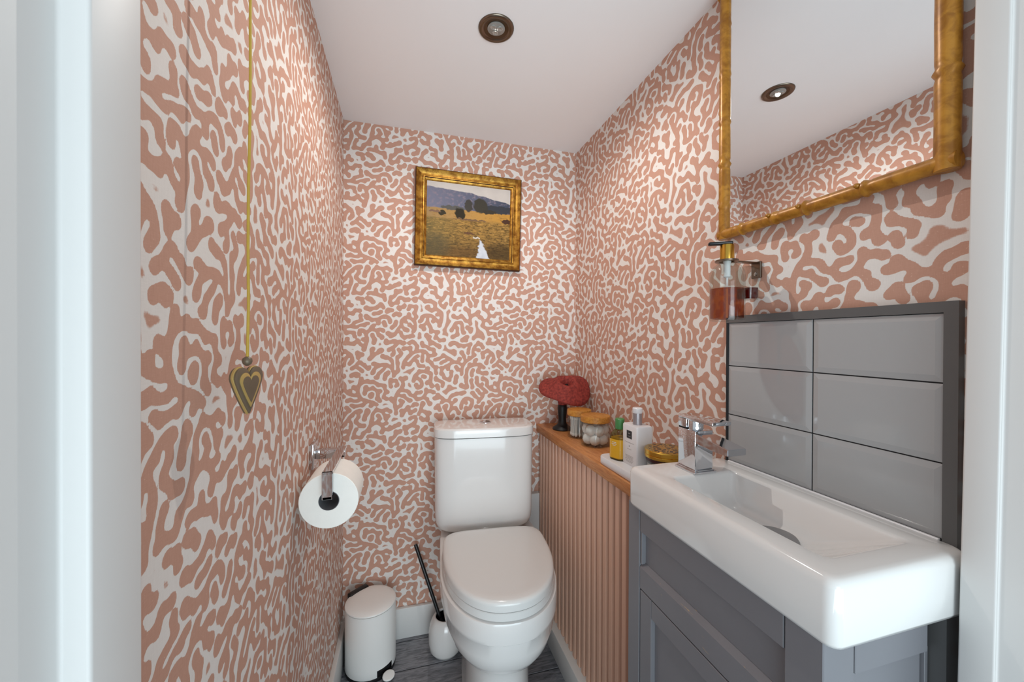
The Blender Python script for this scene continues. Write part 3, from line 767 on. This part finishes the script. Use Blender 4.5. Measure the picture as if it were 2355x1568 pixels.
# second, smaller bottle hanging behind it against the wall
s2 = thing('lotion_bottle', 'small clear bottle of dark red lotion partly hidden behind the soap bottle', 'lotion bottle', (XR-.0235, SY+.0055, 1.187))
obj('glass', loft([rrect(-.012, .012, -.02, .014, 0, .006), rrect(-.0135, .0135, -.0215, .0155, .004, .007), rrect(-.0135, .0135, -.0215, .0155, .060, .007), rrect(-.008, .008, -.012, .008, .068, .005)]), 'jarglass', s2, smooth=40)
obj('lotion', loft([rrect(-.0105, .0105, -.0185, .0125, .0025, .005), rrect(-.012, .012, -.0200, .0140, .006, .006), rrect(-.012, .012, -.0200, .0140, .024, .006)]), 'redsoap', s2, smooth=40)

# ------------------------------------------------------------------ things on the shelf
SZ = .762
def jar(name, label, x, y, r, h, lidr):
    j = thing(name, label, 'jar', (x, y, SZ))
    obj('glass', lathe([(r-.006, 0), (r-.001, .002), (r, .007), (r, h-.016), (r-.004, h-.008), (r-.006, h), (r-.0082, h), (r-.0066, h-.008), (r-.0026, h-.017), (r-.0026, .007), (r-.006, .0045)], 44), 'jarglass', j, smooth=45)
    obj('lid', lathe([(lidr-.0012, h+.0005), (lidr, h+.002), (lidr, h+.018), (lidr-.0015, h+.0205), (lidr-.005, h+.0212)], 44), 'lidwood', j, smooth=35)
    return j
JC = (.601, 1.135); JS = (.596, 1.245)
jar('cotton_ball_jar', 'wide glass jar of cotton balls with bamboo lid', *JC, .0475, .077, .0482)
jar('cotton_bud_jar', 'glass jar of cotton buds with bamboo lid behind the cotton ball jar', *JS, .042, .077, .0425)
# cotton balls
rc = random.Random(11)
bm = bmesh.new(); bmesh.ops.create_icosphere(bm, subdivisions=3, radius=.0178)
for v in bm.verts: v.co *= 1+.10*math.sin(v.co.x*420+1)*math.sin(v.co.y*390)*math.sin(v.co.z*410+2)
ball = None
spots = []
for ring_z in (.0225, .0520):
    for i in range(6):
        a = i*math.pi/3+(ring_z > .03)*.5; spots.append((.0258*math.cos(a), .0258*math.sin(a), ring_z))
    spots.append((0, 0, ring_z+.002))
for i, (x, y, z) in enumerate(spots):
    if ball is None: ball = obj('cotton_ball', bm, 'cotton', smooth=60); o = ball
    else: o = ball.copy(); COL.objects.link(o)
    o.location = (JC[0]+x, JC[1]+y, SZ+z); o.rotation_euler = (rc.uniform(0, 6), rc.uniform(0, 6), rc.uniform(0, 6))
    tag(o, 'white cotton ball inside the wide glass jar', 'cotton ball', 'cotton balls in the jar')
# cotton buds
bud = None
for i in range(84):
    a = rc.uniform(0, 6.283); rr_ = .031*math.sqrt(rc.random()); lean = rc.uniform(.02, .2); la = rc.uniform(0, 6.283)
    if bud is None:
        bm = tube([(0, 0, .009), (0, 0, .060)], .0013, 6)
        for s, e in ((0, .012), (.057, .069)):
            tube([(0, 0, s), (0, 0, s+.003), (0, 0, (s+e)/2), (0, 0, e-.003), (0, 0, e)], [.0012, .0027, .0031, .0027, .0012], 8, bm)
        bud = obj('cotton_bud', bm, 'cotton', smooth=50); o = bud
    else: o = bud.copy(); COL.objects.link(o)
    o.location = (JS[0]+rr_*math.cos(a), JS[1]+rr_*math.sin(a), SZ+.0055)
    kk = .085*rc.random(); tx = kk*math.cos(la); ty = kk*math.sin(la)
    o.rotation_euler = (-ty, tx, 0)
    tag(o, 'white cotton bud standing in the glass jar behind the cotton balls', 'cotton bud', 'cotton buds in the jar')

# red mushroom ornament
ms = thing('mushroom_ornament', 'red wavy capped mushroom ornament on a black foot in the shelf corner', 'ornament', (.582, 1.365, SZ))
obj('foot', lathe([(.001, .0), (.036, 0), (.0375, .003), (.035, .008), (.024, .015), (.016, .024), (.0145, .04), (.0165, .062), (.018, .082), (.0165, .094), (.012, .098)], 36), 'blackglaze', ms, smooth=50)
obj('stem_top', lathe([(.0165, .096), (.0195, .110), (.018, .125), (.012, .150)], 24, 0, -.004), 'mushroom', ms, smooth=50)
bm = bmesh.new(); nr, na = 14, 64; topv, botv = [], []
def capz(r, a):
    wv = .007*math.sin(2*a+.6)+.005*math.sin(3*a+1.9)
    return -.014*r**2.2+wv*r**2-.020*math.exp(-(r/.16)**2)+.016*math.exp(-((r-.36)/.22)**2)
def capr(a): return .089*(1+.10*math.sin(2*a+2.6)+.045*math.sin(3*a+.4)+.02*math.sin(5*a))-.026*math.exp(-((math.atan2(math.sin(a-1.75), math.cos(a-1.75)))/.20)**2)
for j in range(nr+1):
    rr_ = j/nr
    topv.append([bm.verts.new((capr(2*math.pi*i/na)*rr_*math.cos(2*math.pi*i/na), capr(2*math.pi*i/na)*rr_*math.sin(2*math.pi*i/na), capz(rr_, 2*math.pi*i/na)+.012*(1-rr_**4))) for i in range(na)] if j else [bm.verts.new((0, 0, capz(0, 0)+.004))])
    botv.append([bm.verts.new((capr(2*math.pi*i/na)*rr_*.985*math.cos(2*math.pi*i/na), capr(2*math.pi*i/na)*rr_*.985*math.sin(2*math.pi*i/na), capz(rr_, 2*math.pi*i/na)-.006+.0*rr_)) for i in range(na)] if j else [bm.verts.new((0, 0, capz(0, 0)-.02))])
for rows, fl_ in ((topv, 0), (botv, 1)):
    for i in range(na):
        bm.faces.new((rows[0][0], rows[1][i], rows[1][(i+1) % na]))
        for j in range(1, nr): bm.faces.new((rows[j][i], rows[j+1][i], rows[j+1][(i+1) % na], rows[j][(i+1) % na]))
for i in range(na): bm.faces.new((topv[nr][i], botv[nr][i], botv[nr][(i+1) % na], topv[nr][(i+1) % na]))
cap = obj('cap', bm, 'mushroom', ms, smooth=70, loc=(.006, -.022, .168)); cap.rotation_euler = (R(35), R(-12), R(6))
o = obj('cap_hollow', lathe([(.0105, -.004), (.0095, .0), (.004, .001)], 20), 'blackglaze', cap, smooth=50, loc=(.004, .002, .0035)); o.scale = (.62, 1.35, 1); o.rotation_euler = (0, 0, R(-35))
cr = obj('cap_fold', tube([(.003, -.001, .0085), (-.012, -.016, .0145), (-.022, -.024, .0165)], [.0012, .0020, .0008], 8), 'blackglaze', cap, smooth=50)

# tray with toiletries
tr = obj('stone_tray', loft([rrect(.526, .664, .732, .972, SZ, .020, 6), rrect(.5235, .6665, .7295, .9745, SZ+.003, .022, 6), rrect(.5235, .6665, .7295, .9745, SZ+.020, .022, 6), rrect(.5255, .6645, .7315, .9725, SZ+.0225, .020, 6)]), 'tray', smooth=40)
tag(tr, 'white stone tray on the oak shelf behind the basin', 'tray')
TZ = SZ+.0225
yb_ = thing('toner_bottle', 'small bottle with green cap and yellow label on the tray', 'bottle', (.5615, .922, TZ), R(20))
obj('bottle', loft([rrect(-.021, .021, -.021, .021, 0, .012), rrect(-.0225, .0225, -.0225, .0225, .003, .014), rrect(-.0225, .0225, -.0225, .0225, .060, .014), rrect(-.021, .021, -.021, .021, .068, .014), rrect(-.015, .015, -.015, .015, .077, .012), rrect(-.0105, .0105, -.0105, .0105, .0805, .010)]), 'paleglass', yb_, smooth=45)
obj('toner', loft([rrect(-.019, .019, -.019, .019, .002, .011), rrect(-.0205, .0205, -.0205, .0205, .004, .012), rrect(-.0205, .0205, -.0205, .0205, .058, .012)]), 'liquid_yellow', yb_, smooth=45)
obj('label', loft([rrect(-.0230, .0230, -.0230, .0230, .006, .0145), rrect(-.0230, .0230, -.0230, .0230, .056, .0145)], False, False), 'liquid_yellow', yb_, smooth=45)
for k, (z, wd_) in enumerate(((.047, .013), (.043, .016), (.039, .010))):
    obj('print_line', box(-.0234, -.0231, -wd_/2, wd_/2, z, z+.0014), 'whiteplastic', yb_)
obj('cap', lathe([(.0118, .081), (.0125, .0825), (.0122, .1075), (.0108, .109)], 28), 'green', yb_, smooth=40)
wb_ = thing('lotion_dispenser', 'tall square white bottle with silver neck and dark emblem on the tray', 'bottle', (.5785, .866, TZ), R(0))
obj('bottle', loft([rrect(-.0225, .0225, -.032, .032, 0, .004), rrect(-.0235, .0235, -.033, .033, .002, .005), rrect(-.0235, .0235, -.033, .033, .1005, .005), rrect(-.0215, .0215, -.031, .031, .1035, .004)]), 'whiteplastic', wb_, smooth=40)
obj('neck', lathe([(.0115, .1035), (.0115, .134)], 28), 'silver', wb_, smooth=40)
obj('cap', lathe([(.0120, .1335), (.0125, .1345), (.0125, .1455), (.011, .147)], 28), 'whiteplastic', wb_, smooth=40)
obj('emblem', box(-.0239, -.02345, -.0115, .0115, .069, .089), 'ink', wb_)
obj('emblem_mark', box(-.0242, -.0239, -.006, .006, .074, .075), 'greyink', wb_); obj('emblem_mark', box(-.0242, -.0239, -.004, .004, .081, .0825), 'greyink', wb_)
obj('initial', box(-.0239, -.02345, -.0012, .0012, .048, .0505), 'ink', wb_)
for z, wd_ in ((.058, .04), (.041, .018), (.024, .034), (.021, .036), (.018, .03), (.015, .036), (.011, .034), (.008, .026)):
    obj('print_line', box(-.0238, -.02345, -wd_/2, wd_/2, z, z+.0009), 'greyink', wb_)
ca = thing('scented_candle', 'glass candle jar with a pierced gold lid on the tray', 'candle', (.606, .788, TZ))
rC = .046
obj('glass', lathe([(rC-.005, 0), (rC, .003), (rC, .036), (rC-.0022, .0365), (rC-.0022, .005), (rC-.006, .0035)], 44), 'jarglass', ca, smooth=40)
obj('wax', lathe([(rC-.006, .0042), (rC-.003, .006), (rC-.003, .026), (rC-.005, .0265)], 44), plain('pale_wax', (186, 188, 190), .5), ca, smooth=40)
obj('label_bar', box(-rC*.72-.0005, -rC*.72+.002, -rC*.72-.002, -rC*.72+.002, .0, .034), 'ink', ca)
obj('seal', lathe([(rC+.0006, .0335), (rC+.0006, .0405)], 44), plain('dark_red_seal', (58, 12, 16), .4), ca, smooth=40)
gl = obj('lid', lathe([(rC+.0016, .0405), (rC+.0036, .0425), (rC+.0036, .0475), (rC+.0022, .0490), (rC+.0040, .0505), (rC+.0040, .0585), (rC+.0022, .0605), (rC-.004, .0612)], 48), 'gold', ca, smooth=35)
obj('lid_inlay', lathe([(rC-.004, .0608), (rC-.0045, .0618), (.001, .0622)], 44), 'fret', gl, smooth=30)
